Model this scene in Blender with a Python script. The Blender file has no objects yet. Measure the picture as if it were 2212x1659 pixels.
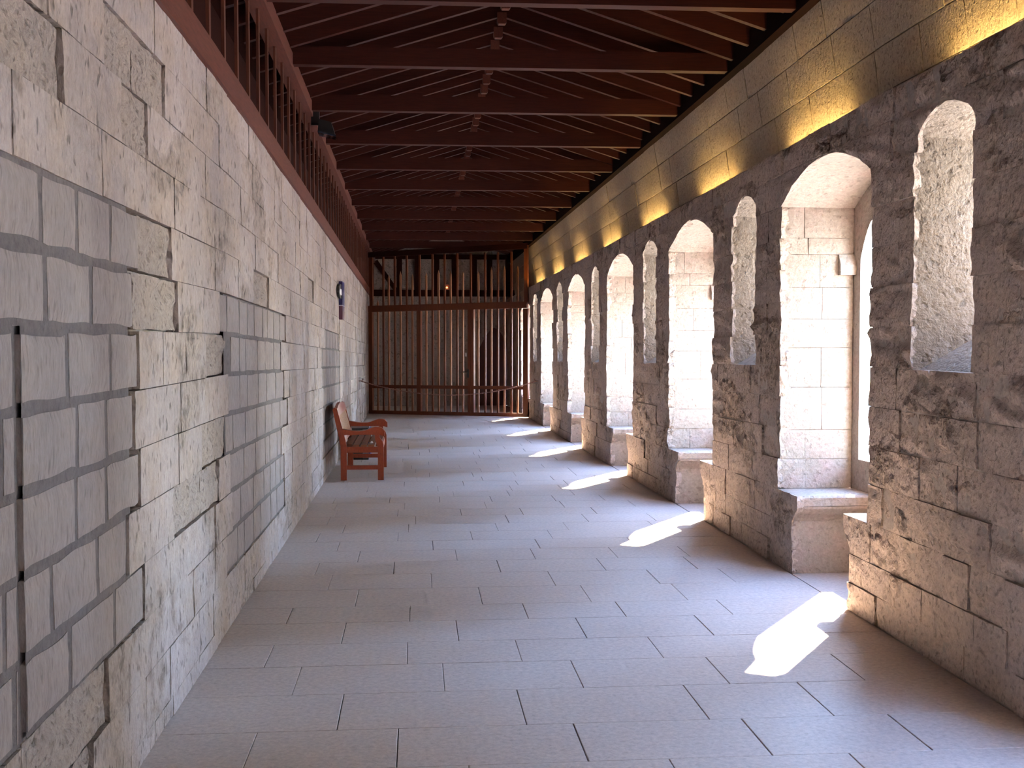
import bpy, math, random
from mathutils import Vector, noise as mn

S = bpy.context.scene
COL = S.collection
rnd = random.Random(7)

# ------------------------------------------------------------------ camera
FPX, CX, CY = 2430.0, 1106.0, 829.5
cam_d = bpy.data.cameras.new('camera')
cam_d.sensor_fit = 'HORIZONTAL'
cam_d.sensor_width = 36.0
cam_d.lens = 36.0 * FPX / 2212.0
cam_d.clip_start = 0.05
cam_d.clip_end = 500
cam = bpy.data.objects.new('camera', cam_d)
COL.objects.link(cam)
cam.location = (0, 0, 1.65)
cam.rotation_euler = (math.radians(90 - 2.227), 0, math.radians(-4.887))
S.camera = cam

# ------------------------------------------------------------------ light
SUN_TO = Vector((1.0, 1.41, 1.62)).normalized()
world = bpy.data.worlds.new('sky')
S.world = world
world.use_nodes = True
wn = world.node_tree
wn.nodes.clear()
sky = wn.nodes.new('ShaderNodeTexSky')
sky.sky_type = 'NISHITA'
sky.sun_disc = False
sky.sun_elevation = math.asin(SUN_TO.z)
sky.sun_rotation = math.atan2(SUN_TO.x, SUN_TO.y)
sky.air_density = 1.0
sky.dust_density = 0.25
sky.ozone_density = 4.0
bg = wn.nodes.new('ShaderNodeBackground')
bg.inputs['Strength'].default_value = 2.2
wo = wn.nodes.new('ShaderNodeOutputWorld')
wn.links.new(sky.outputs[0], bg.inputs[0])
wn.links.new(bg.outputs[0], wo.inputs[0])

sd = bpy.data.lights.new('sun', 'SUN')
sd.energy = 24.0
sd.color = (1.0, 0.86, 0.66)
sd.angle = math.radians(0.53)
sun = bpy.data.objects.new('sun', sd)
COL.objects.link(sun)
sun.rotation_euler = SUN_TO.to_track_quat('Z', 'Y').to_euler()
sun.location = (12, 16, 18)

vs = S.view_settings
vs.view_transform = 'Standard'
vs.look = 'None'
vs.exposure = 2.15
vs.gamma = 1.0
vs.use_curve_mapping = False
S.cycles.max_bounces = 8
S.cycles.diffuse_bounces = 5
S.cycles.use_adaptive_sampling = True
S.cycles.adaptive_threshold = 0.09
S.cycles.adaptive_min_samples = 24
S.cycles.glossy_bounces = 2
S.cycles.sample_clamp_indirect = 8.0
S.cycles.caustics_reflective = False
S.cycles.caustics_refractive = False

# ------------------------------------------------------------------ materials
def new_mat(name):
    m = bpy.data.materials.new(name)
    m.use_nodes = True
    nt = m.node_tree
    nt.nodes.clear()
    out = nt.nodes.new('ShaderNodeOutputMaterial')
    b = nt.nodes.new('ShaderNodeBsdfPrincipled')
    nt.links.new(b.outputs[0], out.inputs[0])
    return m, nt, b

def nd(nt, kind, **kw):
    n = nt.nodes.new(kind)
    for k, v in kw.items():
        setattr(n, k, v)
    return n

def mixc(nt, fac, a, b, mode='MIX'):
    n = nd(nt, 'ShaderNodeMix', data_type='RGBA', blend_type=mode)
    for sock, val in ((n.inputs[0], fac), (n.inputs[6], a), (n.inputs[7], b)):
        if hasattr(val, 'is_linked'):
            nt.links.new(val, sock)
        elif isinstance(val, (int, float)):
            sock.default_value = val
        else:
            sock.default_value = (*val, 1.0)
    return n.outputs[2]

def ramp(nt, src, lo, hi, a=0.0, b=1.0):
    n = nd(nt, 'ShaderNodeMapRange')
    nt.links.new(src, n.inputs[0])
    for i, v in ((1, lo), (2, hi), (3, a), (4, b)):
        n.inputs[i].default_value = v
    return n.outputs[0]

def noise_tex(nt, vec, scale, detail=4.0, rough=0.6):
    n = nd(nt, 'ShaderNodeTexNoise')
    n.inputs['Scale'].default_value = scale
    n.inputs['Detail'].default_value = detail
    n.inputs['Roughness'].default_value = rough
    nt.links.new(vec, n.inputs['Vector'])
    return n.outputs['Fac']

def obj_vec(nt, scale=(1, 1, 1)):
    tc = nd(nt, 'ShaderNodeTexCoord')
    mp = nd(nt, 'ShaderNodeMapping')
    mp.inputs['Scale'].default_value = scale
    nt.links.new(tc.outputs['Object'], mp.inputs['Vector'])
    return mp.outputs[0]

def stone_mat(name, c1, c2, c3, pit=0.5, pit_scale=26.0, pit_lo=0.30, pit_hi=0.42, bump=0.5,
              streak=(1, 1, 1), tone=(0.86, 1.1), rough=0.92, spec=0.25, coarse=0.0, patch=5.5, patch_hi=0.72, erode=None):
    m, nt, b = new_mat(name)
    v = obj_vec(nt)
    vs_ = obj_vec(nt, streak)
    big = noise_tex(nt, v, 0.9, 2)
    mid = noise_tex(nt, v, patch, 3)
    fine = noise_tex(nt, vs_, 38.0, 3, 0.75)
    pits = noise_tex(nt, vs_, pit_scale, 1.5, 0.55)
    col = mixc(nt, ramp(nt, big, 0.35, 0.65), c1, c2)
    col = mixc(nt, ramp(nt, mid, 0.45, patch_hi, 0, 0.8), col, c3)
    em = None
    if erode:
        en = noise_tex(nt, obj_vec(nt, (1, 0.8, 1.1)), 1.7, 3, 0.6)
        em = ramp(nt, en, erode[0], erode[0] + 0.07)
        col = mixc(nt, em, col, erode[1])
    geo = nd(nt, 'ShaderNodeNewGeometry')
    tn = ramp(nt, geo.outputs['Random Per Island'], 0, 1, tone[0], tone[1])
    col = mixc(nt, 1.0, col, tn, 'MULTIPLY')
    fv = ramp(nt, fine, 0.3, 0.7, 0.80, 1.14)
    col = mixc(nt, 1.0, col, fv, 'MULTIPLY')
    pf = ramp(nt, pits, pit_lo, pit_hi, 1.0 - pit, 1.0)
    col = mixc(nt, 1.0, col, pf, 'MULTIPLY')
    nt.links.new(col, b.inputs['Base Color'])
    b.inputs['Roughness'].default_value = rough
    b.inputs['Specular IOR Level'].default_value = spec
    hsum = nd(nt, 'ShaderNodeMath', operation='ADD')
    hm = nd(nt, 'ShaderNodeMath', operation='MULTIPLY')
    hm.inputs[1].default_value = 0.9
    nt.links.new(fine, hm.inputs[0])
    nt.links.new(hm.outputs[0], hsum.inputs[0])
    nt.links.new(pf, hsum.inputs[1])
    hout = hsum.outputs[0]
    if coarse:
        cn = noise_tex(nt, v, 11.0, 3, 0.62)
        if em is not None:
            amp = nd(nt, 'ShaderNodeMath', operation='MULTIPLY')
            nt.links.new(cn, amp.inputs[0])
            nt.links.new(ramp(nt, em, 0, 1, 1.0, 3.2), amp.inputs[1])
            dk = ramp(nt, cn, 0.34, 0.52, 0.55, 1.05)
            dkm = mixc(nt, em, (1, 1, 1), dk)
            nt.links.new(mixc(nt, 1.0, col, dkm, 'MULTIPLY'), b.inputs['Base Color'])
            cn = amp.outputs[0]
        ma = nd(nt, 'ShaderNodeMath', operation='MULTIPLY_ADD')
        ma.inputs[1].default_value = coarse
        nt.links.new(cn, ma.inputs[0])
        nt.links.new(hout, ma.inputs[2])
        hout = ma.outputs[0]
    bp = nd(nt, 'ShaderNodeBump')
    bp.inputs['Strength'].default_value = bump
    bp.inputs['Distance'].default_value = 0.012
    nt.links.new(hout, bp.inputs['Height'])
    nt.links.new(bp.outputs[0], b.inputs['Normal'])
    return m

def wood_mat(name, c1, c2, grain=(1, 1, 1), rough=0.6, bump=0.15, spec=0.3, scale=14.0):
    m, nt, b = new_mat(name)
    v = obj_vec(nt, grain)
    g = noise_tex(nt, v, scale, 5, 0.65)
    col = mixc(nt, ramp(nt, g, 0.35, 0.68), c1, c2)
    geo = nd(nt, 'ShaderNodeNewGeometry')
    tn = ramp(nt, geo.outputs['Random Per Island'], 0, 1, 0.8, 1.15)
    col = mixc(nt, 1.0, col, tn, 'MULTIPLY')
    nt.links.new(col, b.inputs['Base Color'])
    b.inputs['Roughness'].default_value = rough
    b.inputs['Specular IOR Level'].default_value = spec
    bp = nd(nt, 'ShaderNodeBump')
    bp.inputs['Strength'].default_value = bump
    bp.inputs['Distance'].default_value = 0.004
    nt.links.new(g, bp.inputs['Height'])
    nt.links.new(bp.outputs[0], b.inputs['Normal'])
    return m

def plain_mat(name, c, rough=0.5, metal=0.0, spec=0.4, emit=None, es=0.0):
    m, nt, b = new_mat(name)
    v = obj_vec(nt)
    n = noise_tex(nt, v, 30.0, 3)
    col = mixc(nt, ramp(nt, n, 0.3, 0.7), tuple(x * 0.88 for x in c), tuple(min(1, x * 1.08) for x in c))
    nt.links.new(col, b.inputs['Base Color'])
    b.inputs['Roughness'].default_value = rough
    b.inputs['Metallic'].default_value = metal
    b.inputs['Specular IOR Level'].default_value = spec
    if emit:
        b.inputs['Emission Color'].default_value = (*emit, 1)
        b.inputs['Emission Strength'].default_value = es
    return m

M = {}
M['pale'] = stone_mat('pale_limestone', (0.435, 0.364, 0.337), (0.325, 0.266, 0.247), (0.385, 0.302, 0.25),
                      pit=0.5, pit_scale=26, pit_lo=0.29, pit_hi=0.38, bump=0.8, streak=(1, 1.2, 0.6), coarse=1.5, patch=3.2, patch_hi=0.62,
                      erode=(0.545, (0.345, 0.277, 0.238)))
M['grey'] = stone_mat('grey_limestone', (0.305, 0.254, 0.236), (0.268, 0.220, 0.206), (0.325, 0.264, 0.234),
                      pit=0.25, pit_scale=30, bump=0.4, streak=(1, 2.0, 0.45), tone=(0.92, 1.08), coarse=0.6)
M['eroded'] = stone_mat('eroded_limestone', (0.35, 0.287, 0.250), (0.29, 0.236, 0.210), (0.365, 0.288, 0.235),
                        pit=0.32, pit_scale=40, pit_lo=0.30, pit_hi=0.44, bump=1.0, coarse=2.2, patch=6.0)
M['rough'] = stone_mat('rough_limestone', (0.56, 0.455, 0.39), (0.44, 0.355, 0.305), (0.60, 0.48, 0.38),
                       pit=0.32, pit_scale=34, pit_lo=0.30, pit_hi=0.44, bump=1.0, tone=(0.86, 1.10), coarse=2.4, patch=4.0,
                       erode=(0.55, (0.47, 0.37, 0.30)))
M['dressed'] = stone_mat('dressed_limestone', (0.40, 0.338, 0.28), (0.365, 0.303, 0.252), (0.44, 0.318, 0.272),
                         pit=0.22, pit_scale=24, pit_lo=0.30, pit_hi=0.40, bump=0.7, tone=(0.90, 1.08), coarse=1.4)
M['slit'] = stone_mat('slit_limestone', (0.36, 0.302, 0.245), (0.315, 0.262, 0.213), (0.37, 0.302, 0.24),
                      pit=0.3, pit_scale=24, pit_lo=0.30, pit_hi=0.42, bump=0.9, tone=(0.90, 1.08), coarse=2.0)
M['end'] = stone_mat('end_wall_limestone', (0.38, 0.318, 0.287), (0.31, 0.26, 0.236), (0.37, 0.297, 0.253),
                     pit=0.4, pit_scale=14, pit_lo=0.30, pit_hi=0.42, bump=0.8, coarse=2.0)
M['upper'] = stone_mat('upper_wall_limestone', (0.45, 0.375, 0.31), (0.37, 0.31, 0.258), (0.43, 0.345, 0.27),
                       pit=0.3, pit_scale=40, pit_lo=0.30, pit_hi=0.42, bump=0.6, tone=(0.92, 1.06), coarse=0.8)
M['slab'] = stone_mat('floor_limestone', (0.51, 0.432, 0.39), (0.47, 0.393, 0.352), (0.52, 0.423, 0.367),
                      pit=0.12, pit_scale=40, bump=0.12, tone=(0.93, 1.07), rough=0.55, spec=0.4)
M['mortar'] = stone_mat('grey_mortar', (0.150, 0.126, 0.121), (0.132, 0.110, 0.106), (0.175, 0.147, 0.136),
                        pit=0.2, bump=0.4)
M['mortar_pale'] = stone_mat('pale_mortar', (0.50, 0.43, 0.37), (0.43, 0.37, 0.32), (0.52, 0.44, 0.37),
                             pit=0.2, bump=0.4)
M['joint'] = stone_mat('floor_joint', (0.15, 0.135, 0.125), (0.13, 0.12, 0.11), (0.18, 0.16, 0.14), pit=0.2, bump=0.3)
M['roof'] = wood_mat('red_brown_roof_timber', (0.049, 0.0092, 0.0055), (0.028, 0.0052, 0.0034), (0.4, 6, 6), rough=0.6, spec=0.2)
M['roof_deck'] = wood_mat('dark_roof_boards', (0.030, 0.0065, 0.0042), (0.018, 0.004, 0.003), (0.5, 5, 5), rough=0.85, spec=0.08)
M['eaves'] = wood_mat('shadow_dark_eaves_timber', (0.012, 0.0045, 0.0035), (0.008, 0.003, 0.0025), (6, 0.5, 6), rough=0.9, spec=0.05)  # near-black colour paints in the shadow band at the eaves
M['plate'] = wood_mat('red_brown_wall_plate', (0.130, 0.040, 0.026), (0.080, 0.024, 0.016), (6, 0.5, 6), rough=0.55)
M['stud'] = wood_mat('red_brown_studs', (0.110, 0.033, 0.018), (0.065, 0.019, 0.011), (6, 6, 0.5), rough=0.55)
M['gate'] = wood_mat('gate_wood', (0.135, 0.037, 0.013), (0.088, 0.023, 0.009), (6, 6, 0.5), rough=0.5)
M['gate_lit'] = wood_mat('sunlit_gate_wood', (0.31, 0.135, 0.07), (0.21, 0.085, 0.042), (6, 6, 0.5), rough=0.55)  # lighter copy of the gate wood; sunlight on the short bars painted in
M['bench'] = wood_mat('orange_bench_wood', (0.29, 0.046, 0.011), (0.20, 0.030, 0.008), (4, 1, 2), rough=0.42, spec=0.45)
M['bench_slat'] = wood_mat('worn_bench_slat', (0.22, 0.085, 0.040), (0.15, 0.055, 0.028), (5, 0.6, 5), rough=0.55)
M['bench_back'] = wood_mat('worn_bench_back', (0.38, 0.20, 0.10), (0.30, 0.14, 0.065), (4, 4, 0.8), rough=0.55)
M['door'] = wood_mat('dark_door_wood', (0.15, 0.08, 0.075), (0.11, 0.058, 0.056), (6, 6, 0.5), rough=0.65)
M['black'] = plain_mat('black_metal', (0.012, 0.012, 0.014), 0.4, 0.0, 0.5)
M['glassy'] = plain_mat('dark_lens', (0.03, 0.035, 0.05), 0.1, 0.0, 0.7)
M['iron'] = plain_mat('rusty_iron', (0.17, 0.075, 0.055), 0.6, 0.2)
M['navy'] = plain_mat('navy_enamel', (0.022, 0.018, 0.10), 0.35)
M['maroon'] = plain_mat('maroon_enamel', (0.10, 0.035, 0.06), 0.4)
M['blue'] = plain_mat('blue_print', (0.03, 0.07, 0.35), 0.4)
M['white'] = plain_mat('white_paint', (0.75, 0.76, 0.8), 0.5)
M['grey_plastic'] = plain_mat('grey_plastic', (0.16, 0.14, 0.15), 0.5)
M['tray'] = plain_mat('lamp_tray', (0.5, 0.48, 0.42), 0.5)
M['tube'] = plain_mat('warm_fluorescent_tube', (0.9, 0.8, 0.5), 0.4, emit=(1.0, 0.66, 0.22), es=29.0)
M['red_glow'] = plain_mat('orange_lamp_lens', (0.9, 0.3, 0.1), 0.4, emit=(1.0, 0.16, 0.03), es=6.0)
M['ground'] = stone_mat('courtyard_paving', (0.55, 0.50, 0.43), (0.50, 0.45, 0.38), (0.55, 0.49, 0.40), pit=0.1, bump=0.2)

# ------------------------------------------------------------------ mesh helpers
def link(o, parent=None):
    COL.objects.link(o)
    if parent is not None:
        o.parent = parent
    return o

def mesh_obj(name, verts, faces, mat, parent=None, smooth=False):
    me = bpy.data.meshes.new(name)
    me.from_pydata([tuple(v) for v in verts], [], faces)
    me.materials.append(mat)
    if smooth:
        me.polygons.foreach_set('use_smooth', [True] * len(me.polygons))
    me.update()
    return link(bpy.data.objects.new(name, me), parent)

def tag(o, label, cat, group=None, kind=None):
    o['label'] = label
    o['category'] = cat
    if group:
        o['group'] = group
    if kind:
        o['kind'] = kind
    return o

def empty(name, loc):
    o = bpy.data.objects.new(name, None)
    o.empty_display_size = 0.2
    o.location = loc
    return link(o)

class MB:
    """collects boxes, prisms and tubes into one mesh"""
    def __init__(s):
        s.v, s.f = [], []
    def add(s, vs, fs):
        n = len(s.v)
        s.v += [tuple(x) for x in vs]
        s.f += [tuple(i + n for i in f) for f in fs]
        return s
    def box(s, x0, x1, y0, y1, z0, z1):
        return s.hexa([(x0, y0, z0), (x1, y0, z0), (x1, y1, z0), (x0, y1, z0),
                       (x0, y0, z1), (x1, y0, z1), (x1, y1, z1), (x0, y1, z1)])
    def hexa(s, p):
        return s.add(p, [(3, 2, 1, 0), (4, 5, 6, 7), (0, 1, 5, 4), (1, 2, 6, 5), (2, 3, 7, 6), (3, 0, 4, 7)])
    def prism(s, ring, fn0, fn1):
        """ring of 2d points, swept between two maps"""
        n = len(ring)
        vs = [fn0(*p) for p in ring] + [fn1(*p) for p in ring]
        fs = [(i, (i + 1) % n, n + (i + 1) % n, n + i) for i in range(n)]
        fs += [tuple(range(n))[::-1], tuple(range(n, 2 * n))]
        return s.add(vs, fs)
    def tube(s, pts, r, seg=6, caps=True):
        pts = [Vector(p) for p in pts]
        rings = []
        for i, p in enumerate(pts):
            a = pts[max(0, i - 1)]
            b = pts[min(len(pts) - 1, i + 1)]
            d = (b - a).normalized()
            up = Vector((0, 0, 1)) if abs(d.z) < 0.9 else Vector((1, 0, 0))
            e1 = d.cross(up).normalized()
            e2 = d.cross(e1)
            rr = r[i] if isinstance(r, (list, tuple)) else r
            rings.append([p + (e1 * math.cos(t) + e2 * math.sin(t)) * rr
                          for t in (2 * math.pi * k / seg for k in range(seg))])
        vs = [q for rg in rings for q in rg]
        fs = []
        for i in range(len(rings) - 1):
            for k in range(seg):
                k2 = (k + 1) % seg
                fs.append((i * seg + k, i * seg + k2, (i + 1) * seg + k2, (i + 1) * seg + k))
        if caps:
            fs.append(tuple(range(seg))[::-1])
            fs.append(tuple((len(rings) - 1) * seg + k for k in range(seg)))
        return s.add(vs, fs)
    def build(s, name, mat, parent=None, smooth=False):
        return mesh_obj(name, s.v, s.f, mat, parent, smooth)

def nz3(a, b, c):
    return mn.noise(Vector((a, b, c)))

# ------------------------------------------------------------------ plan of the gallery
U0, U1 = -5.0, 28.4
XL = -1.065

def XR(Y):
    return 2.64 if Y < 9 else 2.64 - 0.26 * ((Y - 9) / 15.0) ** 1.1

def drop(Y, z, k=0.0165):
    """the masonry courses and the roof fall slightly towards the far end"""
    return z - k * max(0.0, Y - 6.5) * min(1.0, max(0.0, z))

def PR(u, v, z):
    return (XR(u) + v, u, drop(u, z))

def PL(u, v, z):
    return (XL - v, u, drop(u, z, 0.019))

PER = 3.44
ARCH = [(6.36 + PER * k, 8.02 + PER * k) for k in range(-3, 6)]
SLIT = [(5.16 + PER * k, 5.82 + PER * k) for k in range(-2, 6)]
ZSEAT, ZSILL, ZSPR, ZAPX, ZTOP = 0.575, 0.80, 2.64, 2.86, 3.05
ZSLIT0, ZSLITS, ZSLITA = 1.48, 2.735, 2.85

def arch_half(z, half, spr, apx, p=2.1):
    if z <= spr:
        return half
    if z >= apx:
        return 0.0
    return half * (1 - (z - spr) / (apx - spr)) ** (1 / p)

def seat_edge(z):
    """how far the stone seat reaches past the jamb, at height z"""
    if z > 0.50:
        return 0.42
    if z > 0.36:
        t = (z - 0.36) / 0.14
        return 0.31 + 0.11 * (t * t * (3 - 2 * t))
    return 0.31

def openings(zm):
    """list of (left(z), right(z)) for the openings that cut a course with mid height zm"""
    res = []
    for a, b in ARCH:
        c, h = (a + b) / 2, (b - a) / 2
        if zm < ZSEAT:
            res.append(((lambda z, a=a: a + seat_edge(z) - 0.02), (lambda z, b=b: b - seat_edge(z))))
        elif zm < ZAPX:
            res.append(((lambda z, c=c, h=h: c - arch_half(z, h, ZSPR, ZAPX)),
                        (lambda z, c=c, h=h: c + arch_half(z, h, ZSPR, ZAPX))))
    for a, b in SLIT:
        c, h = (a + b) / 2, (b - a) / 2
        if ZSLIT0 < zm < ZSLITA:
            res.append(((lambda z, c=c, h=h: c - arch_half(z, h, ZSLITS, ZSLITA)),
                        (lambda z, c=c, h=h: c + arch_half(z, h, ZSLITS, ZSLITA))))
    res.sort(key=lambda o: o[0](zm))
    return res

def piers(zm):
    """solid stretches (left, right, opening on the left?, opening on the right?)"""
    ops = openings(zm)
    edges = [(lambda z: U0, False)]
    out = []
    cur = (lambda z: U0)
    curo = False
    for l, r in ops:
        out.append((cur, l, curo, True))
        cur, curo = r, True
    out.append((cur, (lambda z: U1), curo, False))
    return out

# ------------------------------------------------------------------ stones
def stone(M3, ul, ur, z0, z1, nu, nz, gap, depth, rough, seed, proud=0.0, jag_l=0.0, jag_r=0.0, edge=0.008, freq=9.0):
    """one stone with an uneven face; M3(u, h, z) maps to the world, h = height over the wall face"""
    g = gap / 2
    grid, base = [], []
    for j in range(nz + 1):
        z = z0 + g + (z1 - z0 - 2 * g) * j / nz
        l, r = ul(z), ur(z)
        base.append((l + 0.012, r - 0.012))
        l = l + (g if not jag_l else -jag_l * abs(nz3(seed, z * 8.0, 1.7)) - jag_l * 0.25 * nz3(seed, z * 40.0, 1.7))
        r = r - (g if not jag_r else -jag_r * abs(nz3(seed, z * 8.0, 7.7)) - jag_r * 0.25 * nz3(seed, z * 40.0, 7.7))
        if r - l < 0.004:
            r = l + 0.004
        row = []
        for i in range(nu + 1):
            t = i / nu
            u = l + (r - l) * t
            eu = min(t, 1 - t) * (r - l)
            ez = min(j, nz - j) * (z1 - z0) / nz
            e = min(1.0, min(eu, ez) / 0.03)
            h = proud + rough * (mn.fractal(Vector((u * freq, z * freq * 1.3, seed * 3.1)), 1.0, 2.2, 3)) * (0.35 + 0.65 * e)
            h -= edge * (1 - e)
            zz = z
            if 0 < i < nu and j in (0, nz):
                zz += gap * 0.3 * nz3(u * 4, seed, j)
            row.append((u, h, zz))
        grid.append(row)
    vs, fs = [], []
    W = nu + 1
    for row in grid:
        vs += [M3(*p) for p in row]
    for j in range(nz):
        for i in range(nu):
            a = j * W + i
            fs.append((a, a + 1, a + W + 1, a + W))
    loop = ([(0, i) for i in range(nu + 1)] + [(j, nu) for j in range(1, nz + 1)] +
            [(nz, i) for i in range(nu - 1, -1, -1)] + [(j, 0) for j in range(nz - 1, 0, -1)])
    n0 = len(vs)
    for j, i in loop:
        u, h, z = grid[j][i]
        vs.append(M3(u, h, z))
        if jag_l and i == 0:
            u = base[j][0]
        if jag_r and i == nu:
            u = base[j][1]
        vs.append(M3(u, -depth, z))
    m = len(loop)
    for k in range(m):
        a, b = n0 + 2 * k, n0 + 2 * ((k + 1) % m)
        fs.append((a, a + 1, b + 1, b))
    return vs, fs

def add_stones(parent, items, limit, name='stone', rest_label=None):
    """items: (size on the picture, verts, faces, material); the largest become parts, the rest one part"""
    items.sort(key=lambda t: -t[0])
    for sz, vs, fs, mat in items[:limit]:
        mesh_obj(name, vs, fs, mat, parent, smooth=True)
    rest = items[limit:]
    if rest:
        mats, V, F, MI = [], [], [], []
        for sz, vs, fs, mat in rest:
            if mat not in mats:
                mats.append(mat)
            n = len(V)
            V += vs
            F += [tuple(i + n for i in f) for f in fs]
            MI += [mats.index(mat)] * len(fs)
        me = bpy.data.meshes.new('distant_stones')
        me.from_pydata(V, [], F)
        for mt in mats:
            me.materials.append(mt)
        me.polygons.foreach_set('material_index', MI)
        me.polygons.foreach_set('use_smooth', [True] * len(F))
        me.update()
        o = link(bpy.data.objects.new('distant_stones', me), parent)
        o['kind'] = 'stuff'

def split_len(a, b, lo, hi, r):
    """breakpoints between a and b"""
    pts = [a]
    while b - pts[-1] > hi:
        pts.append(pts[-1] + r.uniform(lo, hi))
    if b - pts[-1] < lo * 0.55 and len(pts) > 1:
        pts[-1] = (pts[-2] + b) / 2
    pts.append(b)
    return pts

# ------------------------------------------------------------------ floor
ROWS = [3.42, 3.87, 4.31, 4.75, 5.24, 5.70, 6.12, 6.58, 6.97, 7.46]
while ROWS[-1] < 28.3:
    ROWS.append(ROWS[-1] + rnd.choice((0.42, 0.45, 0.47, 0.44)))
KNOWN = {3.87: [-0.5, 0.2, 0.99, 1.72], 4.31: [-0.67, -0.08, 0.67, 1.41, 2.07], 4.75: [-0.34, 0.47, 1.27, 1.83],
         5.24: [-0.58, 0.13, 0.79, 1.5, 2.17], 5.70: [-0.77, -0.05, 0.54, 1.28, 1.95], 6.12: [-0.41, 0.23, 0.94, 1.66],
         6.58: [-0.76, -0.04, 0.66, 1.25, 1.9], 6.97: [-0.38, 0.41, 1.1, 1.72]}
fl = MB()
fl.box(-1.6, 3.25, U0 - 0.3, 28.6, -0.25, -0.012)
floor_o = fl.build('floor', M['joint'])
tag(floor_o, 'grey limestone slab floor of the gallery', 'floor', kind='structure')
mb = MB()
mb.box(-1.2, 2.66, U0, 3.42, -0.011, 0.0)
mb.build('slab', M['slab'], floor_o)
for r0, r1 in zip(ROWS[:-1], ROWS[1:]):
    xr = XR((r0 + r1) / 2)
    if r0 in KNOWN:
        xs = [-1.12] + KNOWN[r0] + [xr]
    else:
        xs = [-1.12]
        xs.append(xs[0] + rnd.uniform(0.25, 0.75))
        while xr - xs[-1] > 0.95:
            xs.append(xs[-1] + rnd.uniform(0.5, 0.85))
        xs.append(xr)
    for a, b in zip(xs[:-1], xs[1:]):
        g = 0.0011
        gx = rnd.choice((0.0012, 0.0016, 0.0028))
        dz = rnd.uniform(-0.0008, 0.0004)
        c = 0.0018
        v = [(a + gx, r0 + g, -0.011), (b - gx, r0 + g, -0.011), (b - gx, r1 - g, -0.011), (a + gx, r1 - g, -0.011),
             (a + gx, r0 + g, dz - c), (b - gx, r0 + g, dz - c), (b - gx, r1 - g, dz - c), (a + gx, r1 - g, dz - c),
             (a + gx + c, r0 + g + c, dz), (b - gx - c, r0 + g + c, dz), (b - gx - c, r1 - g - c, dz), (a + gx + c, r1 - g - c, dz)]
        f = []
        for k in range(4):
            k2 = (k + 1) % 4
            f.append((k, k2, 4 + k2, 4 + k))
            f.append((4 + k, 4 + k2, 8 + k2, 8 + k))
        f.append((8, 9, 10, 11))
        mesh_obj('slab', v, f, M['slab'], floor_o)
for a, b in ARCH:                                   # slabs in the window passages
    c0 = XR((a + b) / 2) + 0.006
    mb = MB()
    mb.box(c0, c0 + 0.60, a + 0.30, b - 0.28, -0.011, -0.001)
    mb.build('slab', M['slab'], floor_o)

# ------------------------------------------------------------------ left wall
ZL = [0.0, 0.09] + [0.09 + 0.228 * n for n in range(1, 13)] + [3.05]
vs, fs = [], []
us = [U0 + (U1 - U0) * i / 34 for i in range(35)]
for u in us:
    vs += [PL(u, 0.055, 0.0), PL(u, 0.055, 3.05), PL(u, 0.5, 3.05), PL(u, 0.5, 0.0)]
for i in range(34):
    for k in range(4):
        a = i * 4
        fs.append((a + k, a + (k + 1) % 4, a + 4 + (k + 1) % 4, a + 4 + k))
fs += [(0, 1, 2, 3), (34 * 4 + 3, 34 * 4 + 2, 34 * 4 + 1, 34 * 4)]

wall_left = mesh_obj('wall_left', vs, fs, M['mortar_pale'])
tag(wall_left, 'long weathered limestone block wall behind the wooden bench', 'wall', kind='structure')

for y0, y1, z0, z1 in ((2.3, 3.11, 0.55, 2.15), (3.17, 4.32, 0.55, 2.15), (3.11, 3.17, 1.69, 2.15), (6.42, 9.2, 0.32, 1.91), (12.8, 16.0, 0.32, 1.91)):
    mv = []
    for u in (y0, (y0 + y1) / 2, y1):
        mv += [PL(u, 0.009, z0), PL(u, 0.009, z1)]
    mesh_obj('mortar_bed', mv, [(0, 1, 3, 2), (2, 3, 5, 4)], M['mortar'], wall_left)
mesh_obj('mortar_bed', [PL(3.07, 0.024, 0.1), PL(3.07, 0.024, 1.69), PL(3.21, 0.024, 1.69), PL(3.21, 0.024, 0.1)], [(0, 1, 2, 3)], M['mortar'], wall_left)

def zone(u, z):
    if u < 4.3 and 0.6 < z < 2.15:
        return 'A'
    if 6.4 < u < 9.2 and 0.4 < z < 2.0:
        return 'B'
    if 12.8 < u < 16 and 0.3 < z < 1.9:
        return 'B'
    return ''

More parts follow.
